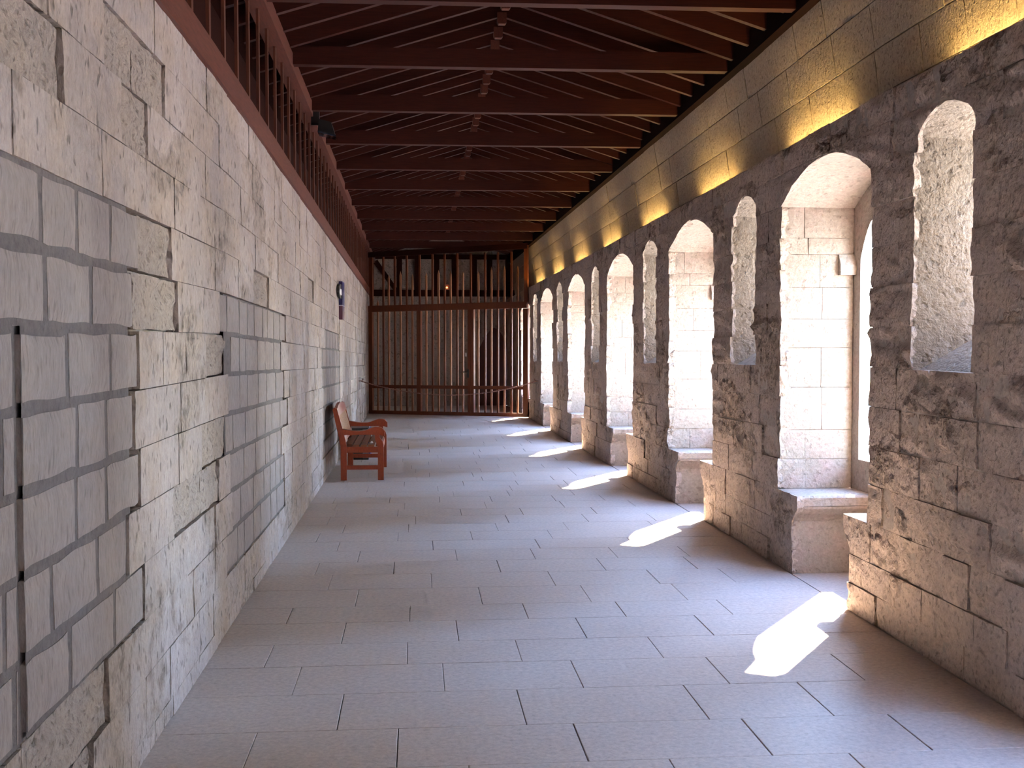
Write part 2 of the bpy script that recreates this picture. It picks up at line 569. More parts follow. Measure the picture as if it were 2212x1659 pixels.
HOLES = [(3.05, 2.5), (4.55, 2.62), (4.75, 2.05), (4.9, 1.85), (5.6, 2.75), (5.3, 0.95), (5.8, 0.98), (3.6, 0.32), (6.3, 1.6), (7.7, 2.1)]
items = []
lr = random.Random(21)
M3L = lambda u, h, z: PL(u, -h, z)
for ci in range(len(ZL) - 1):
    z0, z1 = ZL[ci], ZL[ci + 1]
    zm = (z0 + z1) / 2
    u = 2.45 + lr.uniform(0, 0.3)
    while u < U1 - 0.2:
        zn = zone(u + 0.15, zm)
        L = lr.uniform(0.24, 0.56) if zn else lr.uniform(0.3, 0.85)
        u2 = min(u + L, U1)
        if U1 - u2 < 0.25:
            u2 = U1
        wide = zm < 1.7 and u < 3.14 < u2
        if wide:
            u2 = 3.14
        uc = (u + u2) / 2
        gap = lr.uniform(0.026, 0.042) if zn == 'A' else 0.028 if zn == 'B' else lr.choice((0.002, 0.002, 0.003, 0.006))
        er = any(abs(hu - uc) < 0.28 and abs(hz - zm) < 0.14 for hu, hz in HOLES) or (not zn and lr.random() < 0.012)
        if er:
            mat, rough, proud, gap = M['eroded'], 0.030, -0.012 if uc > 4 else -0.016, 0.014
        elif zn:
            mat, rough, proud = M['grey'], 0.006, 0.0
        else:
            mat, rough, proud = M['pale'], lr.choice((0.005, 0.007, 0.012)), lr.uniform(-0.003, 0.003)
        res = 0.05 if u < 5.5 else 0.07 if u < 9 else 0.12
        nu = max(3, min(12, round((u2 - u) / res)))
        nzz = max(4 if u < 12 else 2, min(7, round((z1 - z0) / res)))
        w0, w1 = u + lr.uniform(-0.02, 0.02) * 0, u2
        sk = lr.uniform(-0.012, 0.012)
        slot = lr.uniform(0.014, 0.03) if (not zn and lr.random() < 0.16) else 0.0
        sz_ = lr.uniform(z0 + 0.03, z1 - 0.03)
        sw = lr.uniform(0.03, 0.08)
        jh = 0.012 if zn else 0.006
        js = lr.uniform(0, 50)
        a, b = stone(M3L, (lambda z, u=u + (0.012 if u == 3.14 else 0.0), zm=zm, sk=sk: u + sk * (z - zm) / 0.11 * 0.5), (lambda z, u2=u2, wd=(0.02 if wide else 0.0), slot=slot, sz_=sz_, sw=sw, jh=jh, js=js: u2 - slot * math.exp(-((z - sz_) / sw) ** 2) - wd - jh * abs(nz3(js, z * 9, 0.3))),
                     z0, z1, nu, nzz, gap, 0.06, rough, lr.uniform(0, 99), proud,
                     edge=0.007 if zn else 0.001)
        items.append(((u2 - u) * (z1 - z0) / (max(u, 2.7) ** 3), a, b, mat))
        u = u2
add_stones(wall_left, items, 300)

# ------------------------------------------------------------------ right wall
ZR = [0.0, 0.17, 0.345] + [0.575 + 0.23 * n for n in range(0, 11)] + [3.05]
ZR[-2] = 2.87
vs, fs = [], []
for z0, z1 in zip(ZR[:-1], ZR[1:]):
    zm = (z0 + z1) / 2
    cuts = [z0, z1]
    for zz in (ZSLIT0, ZAPX, ZSLITA, ZSPR, ZSLITS):
        if z0 < zz < z1:
            cuts.append(zz)
    cuts = sorted(cuts)
    for c0, c1 in zip(cuts[:-1], cuts[1:]):
        cm = (c0 + c1) / 2
        nz_ = 6 if c0 >= ZSPR - 0.01 else 3
        for l, r, ol, orr in piers(cm):
            nu = max(1, int((r(cm) - l(cm)) / 0.8))
            n0 = len(vs)
            for j in range(nz_ + 1):
                z = c0 + (c1 - c0) * j / nz_
                if c0 == 0.0 and j == 0:
                    z = -0.06
                for i in range(nu + 1):
                    u = l(z) + (r(z) - l(z)) * i / nu
                    vs.append(PR(u, 0.014, z))
            for j in range(nz_):
                for i in range(nu):
                    a = n0 + j * (nu + 1) + i
                    fs.append((a, a + 1, a + nu + 2, a + nu + 1))
wall_right = mesh_obj('wall_right', vs, fs, M['mortar_pale'])
tag(wall_right, 'rough limestone wall pierced by arched window niches and slits', 'wall', kind='structure')

items = []
rr = random.Random(5)
M3R = lambda u, h, z: PR(u, -h, z)
for ci in range(len(ZR) - 1):
    z0, z1 = ZR[ci], ZR[ci + 1]
    zm = (z0 + z1) / 2
    zq = zm
    if z0 < ZAPX < z1:
        zq = z0 + 0.05
    for l, r, ol, orr in piers(zq):
        a0, b0 = l(z0 + 0.01), r(z0 + 0.01)
        a1, b1 = l(z1 - 0.01), r(z1 - 0.01)
        lo, hi = max(a0, a1), min(b0, b1)
        if max(b0, b1) < 4.0:
            continue
        pts = split_len(lo, hi, 0.26, 0.56, rr)
        for k in range(len(pts) - 1):
            first, last = k == 0, k == len(pts) - 2
            p, q = pts[k], pts[k + 1]
            if q < 4.1:
                continue
            fl_ = l if first else (lambda z, p=p: p)
            fr_ = r if last else (lambda z, q=q: q)
            res = 0.045 if p < 9 else 0.06 if p < 13 else 0.11
            nu = max(3, min(14, round((q - p) / res)))
            nzz = max(3, min(6, round((z1 - z0) / res)))
            if p < 13 and ((first and ol) or (last and orr)):
                nzz = 7
            if z0 >= ZSPR - 0.01 and z1 < 2.9:
                nzz = 8
            t = rr.random()
            rough = 0.042 if t < 0.3 else 0.024 if t < 0.65 else 0.010
            if zm < 0.6:
                rough *= 0.7
            proud = rr.uniform(-0.010, 0.010)
            mat = M['rough']
            gap = rr.choice((0.003, 0.004, 0.006, 0.010))
            jl = 0.040 if (first and ol) else 0.0
            jr = 0.040 if (last and orr) else 0.0
            if zm < ZSEAT:
                jl, jr = jl * 0.9, jr * 0.25
            if jl or jr:
                gap = 0.002
            a, b = stone(M3R, fl_, fr_, z0, z1, nu, nzz, gap, 0.10 if (jl or jr) else 0.05, rough, rr.uniform(0, 99), proud, jl, jr,
                         edge=0.003, freq=11.0)
            items.append(((q - p) * (z1 - z0) / (max(p, 3.0) ** 3), a, b, mat))
add_stones(wall_right, items, 300)

# ------------------------------------------------------------------ windows
wcount = [0]
VD = 0.56                                        # depth of the niche

def arch_window(a, b, detail):
    wcount[0] += 1
    c, h = (a + b) / 2, (b - a) / 2
    V, F = [], []
    def strip(rows):
        n0 = len(V)
        w = len(rows[0])
        for r_ in rows:
            V.extend(r_)
        for j in range(len(rows) - 1):
            for i in range(w - 1):
                q = n0 + j * w + i
                F.append((q, q + 1, q + w + 1, q + w))
    vsl = [0.012, 0.2, 0.4, VD + 0.02]
    # near reveal and far backing
    strip([[PR(a, v, z) for v in vsl] for z in (0.0, ZSEAT, 1.2, 1.9, ZSPR)])
    strip([[PR(b + 0.03, v, z) for v in vsl] for z in (0.0, ZSEAT, 1.2, 1.9, ZSPR + 0.05)])
    # vault
    rows = []
    for k in range(25):
        t = -1 + 2 * k / 24
        zz = ZAPX - (ZAPX - ZSPR) * abs(t) ** 2.1
        rows.append([PR(c + h * t, v, zz + 0.004 * nz3(t * 6, v * 8, a)) for v in (0.012, 0.1, 0.2, 0.3, 0.4, VD + 0.02)])
    strip(rows)
    # outer wall plate with two lancets
    la, lb = a + 0.12, b - 0.12
    mh = 0.15
    li = [(la, c - mh), (c + mh, lb)]
    zl_s, zl_a = 2.26, 2.55
    def lan(z):
        res = []
        for p, q in li:
            cc, hh = (p + q) / 2, (q - p) / 2
            e = arch_half(z, hh, zl_s, zl_a, 2.0)
            res.append((cc - e, cc + e))
        return res
    zs = [ZSILL, 1.2, 1.7, 2.1, zl_s] + [zl_s + (zl_a - zl_s) * k / 6 for k in range(1, 7)]
    strip([[PR(u, VD, z) for u in (a - 0.02, c, b + 0.02)] for z in (-0.06, ZSILL)])
    strip([[PR(u, VD, z) for u in (a - 0.02, c, b + 0.02)] for z in (zl_a, ZAPX + 0.02)])
    L = [lan(z) for z in zs]
    strip([[PR(a - 0.02, VD, z), PR(o[0][0], VD, z)] for z, o in zip(zs, L)])
    strip([[PR(o[1][1], VD, z), PR(b + 0.02, VD, z)] for z, o in zip(zs, L)])
    for i, sgn in ((0, 0), (1, 1)):
        strip([[PR(o[i][0], VD, z), PR(o[i][0] - (0.17 if i == 0 else 0.07), VD + 0.12, z)] for z, o in zip(zs, L)])
        strip([[PR(o[i][1], VD, z), PR(o[i][1] + (0.20 if i == 1 else 0.07), VD + 0.12, z)] for z, o in zip(zs, L)])
    root = mesh_obj('window_%d' % wcount[0], V, F, M['dressed'])
    # mullion, head above it
    V2, F2 = V, F
    mbm = MB()
    zz = zs
    n0 = 0
    mv = []
    for z, o in zip(zz, L):
        mv += [PR(o[0][1], VD, z), PR(o[1][0], VD, z)]
    mbm.add(mv, [(2 * j, 2 * j + 1, 2 * j + 3, 2 * j + 2) for j in range(len(zz) - 1)])
    mbm.build('mullion', M['dressed'], root)
    # sill
    mb = MB()
    mb.hexa([PR(a + 0.02, VD + 0.005, 0.60), PR(b - 0.02, VD + 0.005, 0.60), PR(b + 0.1, VD + 0.30, 0.60), PR(a - 0.1, VD + 0.30, 0.60),
             PR(a + 0.02, VD + 0.005, ZSILL + 0.004), PR(b - 0.02, VD + 0.005, ZSILL + 0.004), PR(b + 0.1, VD + 0.30, 0.70), PR(a - 0.1, VD + 0.30, 0.70)])
    mb.build('sill', M['dressed'], root)
    # stone seats facing each other
    def seat(u_j, sg, end):
        slab = [(u_j, 0.502), (u_j + sg * 0.42, 0.502), (u_j + sg * 0.42, 0.56), (u_j + sg * 0.405, ZSEAT), (u_j, ZSEAT)]
        base = [(u_j, 0.0), (u_j + sg * 0.31, 0.0)] + [(u_j + sg * seat_edge(z), z) for z in (0.355, 0.38, 0.41, 0.43, 0.45, 0.48, 0.499)] + [(u_j, 0.499)]
        for ring, nm in ((slab, 'seat_slab'), (base, 'seat_base')):
            q = MB()
            q.prism(ring, lambda u, z: PR(u, 0.015, z), lambda u, z: PR(u, VD, z))
            q.build(nm, M['dressed'], root)
    seat(b, -1, 0)
    seat(a, 1, 0)
    # stones of the far jamb
    wr = random.Random(wcount[0] * 3 + 1)
    zc = [ZSEAT + 0.001, 0.80, 1.02, 1.33, 1.62, 1.83, 2.06, 2.30, 2.42, ZSPR + 0.005]
    for z0, z1 in zip(zc[:-1], zc[1:]):
        cuts = [0.012, wr.uniform(0.16, 0.36), VD - 0.002]
        if wr.random() < 0.35:
            cuts = [0.012, VD - 0.002]
        for p, q in zip(cuts[:-1], cuts[1:]):
            rg = wr.choice((0.006, 0.010, 0.016))
            n = 6 if detail else 3
            vv, ff = stone(lambda u, hh, z: PR(b - hh, u, z), (lambda z, p=p: p), (lambda z, q=q: q), z0, z1,
                           n, 4 if detail else 2, 0.003, 0.02, rg, wr.uniform(0, 99), wr.uniform(-0.004, 0.004), edge=0.005, freq=13)
            mesh_obj('jamb_stone', vv, ff, M['dressed'], root, smooth=True)
    # corbel that carries the rear arch
    mb = MB()
    def cb(v0, v1, d0, d1, z0, z1):
        mb.hexa([PR(b + 0.01, v0, z0), PR(b + 0.01, v1, z0), PR(b - d0, v1, z0), PR(b - d0, v0, z0),
                 PR(b + 0.01, v0, z1), PR(b + 0.01, v1, z1), PR(b - d1, v1, z1), PR(b - d1, v0, z1)])
    cb(0.44, VD, 0.05, 0.05, 2.15, 2.22)
    cb(0.44, VD, 0.05, 0.012, 2.22, 2.30)
    mb.build('corbel', M['dressed'], root)
    tag(root, '', 'window', kind='structure')
    return root

def slit_window(a, b):
    wcount[0] += 1
    c, h = (a + b) / 2, (b - a) / 2
    V, F = [], []
    def strip(rows):
        n0 = len(V)
        w = len(rows[0])
        for r_ in rows:
            V.extend(r_)
        for j in range(len(rows) - 1):
            for i in range(w - 1):
                q = n0 + j * w + i
                F.append((q, q + 1, q + w + 1, q + w))
    vv = [0.012, 0.15, 0.3, 0.45, 0.60]
    hv = lambda v: h - (h - 0.20) * max(0, v - 0.012) / 0.588
    ring = []
    for z in (1.40, 1.75, 2.1, 2.45, ZSLITS):
        ring.append((-1, z))
    for k in range(1, 12):
        t = -1 + 2 * k / 12
        ring.append((t, ZSLITA - (ZSLITA - ZSLITS) * abs(t) ** 2.1))
    for z in (ZSLITS, 2.45, 2.1, 1.75, 1.40):
        ring.append((1, z))
    rows = []
    for t, z in ring:
        rows.append([PR(c + hv(v) * t + 0.006 * nz3(z * 7, v * 9, a) * (abs(t) == 1), v, z - (0.0 if z < 2.5 else 0.10 * v)) for v in vv])
    strip(rows)
    root = mesh_obj('window_%d' % wcount[0], V, F, M['slit'], smooth=False)
    mb = MB()
    zs0, zs1 = ZSLIT0 - 0.01, ZSLIT0 + 0.36
    mb.hexa([PR(c - h, 0.012, zs0 - 0.1), PR(c + h, 0.012, zs0 - 0.1), PR(c + 0.2, 0.6, zs0 - 0.1), PR(c - 0.2, 0.6, zs0 - 0.1),
             PR(c - h, 0.012, zs0), PR(c + h, 0.012, zs0), PR(c + 0.2, 0.6, zs1), PR(c - 0.2, 0.6, zs1)])
    mb.build('sloping_sill', M['slit'], root)
    tag(root, '', 'window', kind='structure')
    return root

seq = ['first', 'second', 'third', 'fourth', 'fifth', 'sixth', 'seventh', 'eighth']
for i, (a, b) in enumerate(ARCH):
    w = arch_window(a, b, 6 < b < 16)
    k = i - 3
    if k == 5:
        w['label'] = 'arched window niche beyond the slatted wooden gate'
    else:
        w['label'] = 'arched window niche with stone seats, %s niche counted from the slatted gate' % seq[4 - k]
for i, (a, b) in enumerate(SLIT):
    w = slit_window(a, b)
    w['label'] = 'narrow slit window with sloping sill, %s slit counted from the slatted gate' % seq[7 - i]

# ------------------------------------------------------------------ ledge and upper right wall
def PU(u, h, t):
    """t 0..1 from ledge to eaves; the upper wall leans in"""
    v = 0.22 - 0.15 * t ** 1.3 - h
    return (XR(u) + v, u, drop(u, 2.89 + 1.06 * t))

vs, fs = [], []
us = [U0 + (U1 - U0) * i / 60 for i in range(61)]
for u in us:
    vs += [PR(u, 0.045, ZTOP - 0.155), PR(u, 0.30, ZTOP - 0.155)] + [PU(u, -0.025, t) for t in (0, 0.35, 0.7, 1.0)] + [PR(u, 0.5, 3.95), PR(u, 0.6, 2.9)]
W = 8
for i in range(60):
    for k in (0, 2, 3, 4, 5, 6):
        a = i * W + k
        fs.append((a, a + 1, a + W + 1, a + W))
wall_up = mesh_obj('wall_right_upper', vs, fs, M['mortar_pale'])
tag(wall_up, 'upper limestone wall leaning in above the lamp ledge', 'wall', kind='structure')
items = []
ur_ = random.Random(11)
TU = [0.0, 0.25, 0.5, 0.76, 1.0]
for t0, t1 in zip(TU[:-1], TU[1:]):
    u = 3.6 + ur_.uniform(0, 0.6)
    while u < U1 - 0.1:
        u2 = min(U1, u + ur_.uniform(0.45, 0.95))
        res = 0.09 if u < 12 else 0.2
        nu = max(3, min(10, round((u2 - u) / res)))
        # jagged upper/lower courses are dressed flat
        a, b = stone(PU, (lambda z, u=u: u), (lambda z, u2=u2: u2), t0, t1, nu, 3, 0.007, 0.03,
                     ur_.choice((0.004, 0.006, 0.010)), ur_.uniform(0, 99), ur_.uniform(-0.003, 0.003), edge=0.004, freq=8)
        items.append(((u2 - u) / (u ** 3), a, b, M['upper']))
        u = u2
add_stones(wall_up, items, 120)

# ------------------------------------------------------------------ tube lamps on the ledge
def tube_lamp(y0, idx):
    y1 = y0 + 1.18
    ym = (y0 + y1) / 2
    xb, zb = XR(ym) + 0.135, drop(ym, ZTOP) - 0.153
    ang = math.atan((XR(y1) - XR(y0)) / (y1 - y0))
    root = empty('tube_lamp', (xb, ym, zb))
    root.rotation_euler = (0, 0, -ang)
    hl = (y1 - y0) / 2
    mb = MB(); mb.box(-0.045, 0.045, -hl, hl, 0.0, 0.03)
    mb.build('tray', M['tray'], root)
    mb = MB(); mb.box(-0.052, -0.045, -hl, hl, 0.0, 0.055)
    mb.build('shield', M['tray'], root)
    for s in (-1, 1):
        mb = MB(); mb.box(-0.05, 0.075, s * hl - 0.008, s * hl + 0.008, 0.0, 0.14)
        mb.build('end_plate', M['tray'], root)
    mb = MB(); mb.tube([(0, -hl + 0.012, 0.045), (0, hl - 0.012, 0.045)], 0.013, 8)
    mb.build('tube', M['tube'], root, smooth=True)
    return root

for i in range(8):
    o = tube_lamp(4.60 + 2.585 * i, i)
    tag(o, 'warm tube lamp on the right wall ledge, %s counted from the gate'
        % ['eighth', 'seventh', 'sixth', 'fifth', 'fourth', 'third', 'second', 'first'][i], 'lamp', 'ledge lamps')

# ------------------------------------------------------------------ roof
XM = 0.775
def zr(Y, z):
    return z - 0.0165 * (Y - 6.5)

vs, fs = [], []
for Y in (U0 - 0.3, 28.9):
    xr = XR(Y) + 0.5
    vs += [(-1.6, Y, zr(Y, 4.02)), (XM, Y, zr(Y, 4.02 + 0.31 * 2.375)), (xr, Y, zr(Y, 4.02 + 0.31 * (2.375 - (xr - XM)) + 0.05)),
           (-1.6, Y, zr(Y, 4.12)), (XM, Y, zr(Y, 4.12 + 0.31 * 2.375)), (xr, Y, zr(Y, 4.12 + 0.31 * (2.375 - (xr - XM)) + 0.05))]
fs = [(0, 1, 7, 6), (1, 2, 8, 7), (3, 4, 10, 9), (4, 5, 11, 10), (0, 3, 9, 6), (2, 5, 11, 8), (0, 1, 4, 3), (1, 2, 5, 4), (6, 7, 10, 9), (7, 8, 11, 10)]
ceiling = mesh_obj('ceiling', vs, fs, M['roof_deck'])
tag(ceiling, 'dark red brown open timber roof over the gallery', 'ceiling', kind='structure')

Y = 9.71 - 0.437 * 32
j = -32
while Y < 28.3:
    xr = XR(Y) + 0.10
    dy = 0.028
    def zb(x):
        return zr(Y, 4.60 - 0.31 * abs(x - XM))
    for x0, x1 in ((-1.30, XM), (XM, xr + 0.1)):
        mb = MB()
        hh = 0.15
        mb.hexa([(x0, Y - dy, zb(x0)), (x1, Y - dy, zb(x1)), (x1, Y + dy, zb(x1)), (x0, Y + dy, zb(x0)),
                 (x0, Y - dy, zb(x0) + hh), (x1, Y - dy, zb(x1) + hh), (x1, Y + dy, zb(x1) + hh), (x0, Y + dy, zb(x0) + hh)])
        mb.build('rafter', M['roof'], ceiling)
    if Y > 6:
        mb = MB()
        zc = zr(Y, 4.60)
        mb.prism([(XM - 0.042, zc + 0.03), (XM - 0.042, zc - 0.055), (XM - 0.03, zc - 0.07), (XM + 0.03, zc - 0.07), (XM + 0.042, zc - 0.055), (XM + 0.042, zc + 0.03)],
                 lambda x, z: (x, Y - 0.034, z), lambda x, z: (x, Y + 0.034, z))
        mb.build('ridge_block', M['plate'], ceiling)
    Y += 0.437
for k in range(-7, 11):
    Y = 7.74 + 1.706 * k
    z = zr(Y, 3.97)
    mb = MB()
    sk = 0.03
    xr = XR(Y) + 0.09
    mb.hexa([(-1.15, Y + sk, z), (xr, Y - sk, z), (xr, Y - sk + 0.095, z), (-1.15, Y + sk + 0.095, z),
             (-1.15, Y + sk, z + 0.15), (xr, Y - sk, z + 0.15), (xr, Y - sk + 0.095, z + 0.15), (-1.15, Y + sk + 0.095, z + 0.15)])
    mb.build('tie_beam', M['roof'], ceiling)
# eaves plate on the right
vs, fs = [], []
us = [U0 + (U1 - U0) * i / 30 for i in range(31)]
for u in us:
    x = XR(u)
    for dx, z in ((0.0, 3.945), (0.28, 3.945), (0.28, 4.14), (0.0, 4.14)):
        vs.append((x + dx, u, drop(u, z)))
for i in range(30):
    for k in range(4):
        a = i * 4
        fs.append((a + k, a + (k + 1) % 4, a + 4 + (k + 1) % 4, a + 4 + k))
fs += [(0, 1, 2, 3), (123, 122, 121, 120)]
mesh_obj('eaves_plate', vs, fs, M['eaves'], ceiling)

# ------------------------------------------------------------------ timber screen over the left wall
def zl(Y, z):
    return z - 0.019 * max(0.0, Y - 6.5)
def zt(Y, z):
    return z - 0.0165 * (Y - 6.5)
def long_beam(name, x0, x1, zf0, zf1, mat, parent, y0=U0, y1=U1, n=24):
    vs, fs = [], []
    for i in range(n + 1):
        u = y0 + (y1 - y0) * i / n
        for x, zf in ((x0, zf0), (x1, zf0), (x1, zf1), (x0, zf1)):
            vs.append((x, u, zf(u)))
    for i in range(n):
        for k in range(4):
            a = i * 4
            fs.append((a + k, a + (k + 1) % 4, a + 4 + (k + 1) % 4, a + 4 + k))
    fs += [(0, 1, 2, 3), (n * 4 + 3, n * 4 + 2, n * 4 + 1, n * 4)]
    return mesh_obj(name, vs, fs, mat, parent)
screen = long_beam('wall_left_upper', -1.48, -1.44, lambda u: zl(u, 3.0), lambda u: zt(u, 4.2), M['roof_deck'], None)
tag(screen, 'red brown timber stud screen on top of the left stone wall', 'wall', kind='structure')
long_beam('wall_plate', -1.20, -1.045, lambda u: zl(u, 3.05), lambda u: zl(u, 3.205), M['plate'], screen)
long_beam('rail', -1.13, -1.0, lambda u: zt(u, 3.93), lambda u: zt(u, 4.06), M['plate'], screen)
Y = 5.56 - 0.4667 * 9
while Y < 28:
    mb = MB()
    mb.hexa([(-1.078, Y - 0.025, zl(Y, 3.2)), (-1.06, Y - 0.025, zl(Y, 3.2)), (-1.06, Y + 0.025, zl(Y, 3.2)), (-1.078, Y + 0.025, zl(Y, 3.2)),
             (-1.078, Y - 0.025, zt(Y, 4.02)), (-1.06, Y - 0.025, zt(Y, 4.02)), (-1.06, Y + 0.025, zt(Y, 4.02)), (-1.078, Y + 0.025, zt(Y, 4.02))])
    mb.build('stud', M['stud'], screen)
    Y += 0.4667

# ------------------------------------------------------------------ end walls
YE = 28.4
mb = MB()
DX0, DX1, DS, DA = 1.60, 2.36, 1.45, 1.97
xs0, xs1 = -1.7, 3.4
def door_top(x):
    t = (x - (DX0 + DX1) / 2) / ((DX1 - DX0) / 2)
    return DS + (DA - DS) * (1 - abs(t) ** 1.6)
cols = [xs0, DX0] + [DX0 + (DX1 - DX0) * i / 10 for i in range(1, 10)] + [DX1, xs1]
for x0, x1 in zip(cols[:-1], cols[1:]):
    inside = x0 >= DX0 - 1e-6 and x1 <= DX1 + 1e-6
    b0, b1 = (door_top(x0), door_top(x1)) if inside else (-0.1, -0.1)
    mb.hexa([(x0, YE, b0), (x1, YE, b1), (x1, YE + 0.3, b1), (x0, YE + 0.3, b0),
             (x0, YE, 4.6), (x1, YE, 4.6), (x1, YE + 0.3, 4.6), (x0, YE + 0.3, 4.6)])
wall_back = mb.build('wall_back', M['end'])
tag(wall_back, 'stone end wall behind the slatted gate', 'wall', kind='structure')
# timber frame on the upper end wall
fr = [('beam', -1.2, 2.9, 2.75, 2.91), ('beam', -1.2, 2.9, 3.68, 3.80)]
for x in (-1.10, -0.40, 0.04, 0.53, 0.97, 1.47, 1.86, 2.32, 2.67):
    fr.append(('post', x - 0.065, x + 0.065, 2.91, 3.68))
for nm, x0, x1, z0, z1 in fr:
    q = MB(); q.box(x0, x1, YE - 0.10, YE + 0.02, z0, z1)
    q.build(nm, M['roof_deck'], wall_back)
q = MB()
q.hexa([(-1.05, YE - 0.09, 3.58), (-0.95, YE - 0.09, 3.66), (-0.95, YE, 3.66), (-1.05, YE, 3.58),
        (-0.55, YE - 0.09, 2.90), (-0.44, YE - 0.09, 2.92), (-0.44, YE, 2.92), (-0.55, YE, 2.90)])
q.build('brace', M['roof_deck'], wall_back)
# door
ring = [(DX0 + 0.01, 0.0)] + [(DX0 + (DX1 - DX0) * i / 14, door_top(DX0 + (DX1 - DX0) * i / 14)) for i in range(15)] + [(DX1 - 0.01, 0.0)]
mb = MB(); mb.prism(ring, lambda x, z: (x, YE + 0.045, z), lambda x, z: (x, YE + 0.12, z))
door = mb.build('door_1', M['door'])
tag(door, 'dark wooden pointed arch door in the end wall behind the gate', 'door', kind='structure')
for i in range(5):
    x0 = DX0 + (DX1 - DX0) * i / 5 + 0.004
    x1 = DX0 + (DX1 - DX0) * (i + 1) / 5 - 0.004
    q = MB()
    q.hexa([(x0, YE + 0.03, 0.02), (x1, YE + 0.03, 0.02), (x1, YE + 0.045, 0.02), (x0, YE + 0.045, 0.02),
            (x0, YE + 0.03, door_top(x0) - 0.01), (x1, YE + 0.03, door_top(x1) - 0.01), (x1, YE + 0.045, door_top(x1) - 0.01), (x0, YE + 0.045, door_top(x0) - 0.01)])
    q.build('plank', M['door'], door)
# small orange lamp on the timber beam
lamp = empty('signal_lamp', (0.77, YE - 0.10, 2.91))
q = MB(); q.box(-0.08, 0.08, -0.04, 0.05, 0.0, 0.14); q.build('housing', M['grey_plastic'], lamp)
q = MB(); q.tube([(0.01, -0.04, 0.06), (0.01, -0.065, 0.06), (0.01, -0.072, 0.06)], [0.020, 0.018, 0.008], 10); q.build('lens', M['red_glow'], lamp, smooth=True)
tag(lamp, 'small glowing orange signal lamp on the end wall timber beam', 'lamp')
# wall behind the camera
mb = MB(); mb.box(-1.7, 3.4, U0 - 0.3, U0, -0.1, 4.9)
tag(mb.build('wall_front', M['pale']), 'plain limestone end wall at the opposite end from the gate', 'wall', kind='structure')

# ------------------------------------------------------------------ slatted gate
GA, GB = Vector((-1.04, 25.5, 0)), Vector((2.35, 23.72, 0))
gd = (GB - GA).normalized()
gl = (GB - GA).length
gate = empty('slatted_gate', GA)
gate.rotation_euler = (0, 0, math.atan2(gd.y, gd.x))
tag(gate, 'red brown slatted timber gate screen closing the end of the gallery', 'gate')
def gbox(name, s0, s1, d0, d1, z0, z1, z0b=None, z1b=None, mat='gate'):
    z0b = z0 if z0b is None else z0b
    z1b = z1 if z1b is None else z1b
    q = MB()
    q.hexa([(s0, d0, z0), (s1, d0, z0b), (s1, d1, z0b), (s0, d1, z0), (s0, d0, z1), (s1, d0, z1b), (s1, d1, z1b), (s0, d1, z1)])
    return q.build(name, M[mat], gate)
gbox('rail', 0.0, 3.84, -0.05, 0.05, 2.28, 2.42, 2.33, 2.47)
gbox('rail', 0.0, 3.84, -0.035, 0.035, 0.575, 0.65, 0.605, 0.675)
gbox('rail', 0.0, 3.84, -0.045, 0.045, 0.0, 0.075, 0.02, 0.10)
for s0, s1 in ((0.0, 0.09), (1.215, 1.312), (2.455, 2.525), (2.535, 2.60), (3.75, 3.86)):
    gbox('stile', s0, s1, -0.04, 0.04, 0.02, 2.32)
gbox('post', 3.765, 3.85, -0.03, 0.03, 2.46, 3.66)
gbox('post', 0.02, 0.10, -0.03, 0.03, 2.42, 3.60)
gbox('rail', 0.0, 3.84, -0.04, 0.04, 3.50, 3.62, 3.58, 3.70, 'roof_deck')
for s in (0.367, 0.659, 0.957, 1.279, 1.594, 1.89, 2.193, 2.52, 2.856, 3.156, 3.47):
    low = 2.4 if min(abs(s - q) for q in (1.26, 2.53)) < 0.05 else 0.03
    gbox('bar', s - 0.018, s + 0.018, -0.022, 0.02, low, 3.53)
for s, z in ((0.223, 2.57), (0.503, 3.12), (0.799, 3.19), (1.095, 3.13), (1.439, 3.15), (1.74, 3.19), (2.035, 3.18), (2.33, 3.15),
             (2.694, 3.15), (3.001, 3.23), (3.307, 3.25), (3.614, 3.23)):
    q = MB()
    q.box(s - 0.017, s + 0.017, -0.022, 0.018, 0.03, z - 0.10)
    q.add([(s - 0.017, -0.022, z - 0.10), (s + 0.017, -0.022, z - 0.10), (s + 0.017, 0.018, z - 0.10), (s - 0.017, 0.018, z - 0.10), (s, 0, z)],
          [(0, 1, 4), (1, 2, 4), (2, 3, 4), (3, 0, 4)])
    q.build('bar', M['gate_lit'], gate)
h = gbox('lock_plate', 2.44, 2.49, -0.055, -0.04, 0.84, 1.02, mat='black')
q = MB(); q.tube([(2.465, -0.05, 0.97), (2.465, -0.10, 0.97), (2.38, -0.10, 0.965)], 0.012, 8); q.build('lever', M['black'], h, smooth=True)
q = MB(); q.box(2.40, 2.43, -0.05, -0.03, 1.30, 1.38); q.build('notice_card', M['white'], gate)

# ------------------------------------------------------------------ chain barrier
ca = Vector((XL + 0.045, 20.9, 0.90))
cb_ = Vector((XR(22.0) - 0.045, 22.0, 0.85))
chain = empty('chain_barrier', ca)
tag(chain, 'rusty chain hung across the gallery in front of the gate', 'chain')
q = MB()
def cpt(t):
    p = ca.lerp(cb_, t)
    p.z -= 0.27 * (1 - (2 * t - 1) ** 2)
    return p - ca
nl = 150
for i in range(nl):
    t0, t1 = i / nl, (i + 1.35) / nl
    p0, p1 = cpt(t0), cpt(min(1, t1))
    d = (p1 - p0)
    L = d.length
    d = d.normalized()
    side = Vector((0, 0, 1)) if i % 2 else d.cross(Vector((0, 0, 1))).normalized()
    w = 0.007
    ring = [p0 + side * w, p0 + d * L * 0.15 + side * w, p1 + side * w, p1, p1 - side * w, p0 - side * w]
    q.tube([p0 + side * w, p1 + side * w, p1 - side * w, p0 - side * w, p0 + side * w], 0.0048, 4, caps=False)
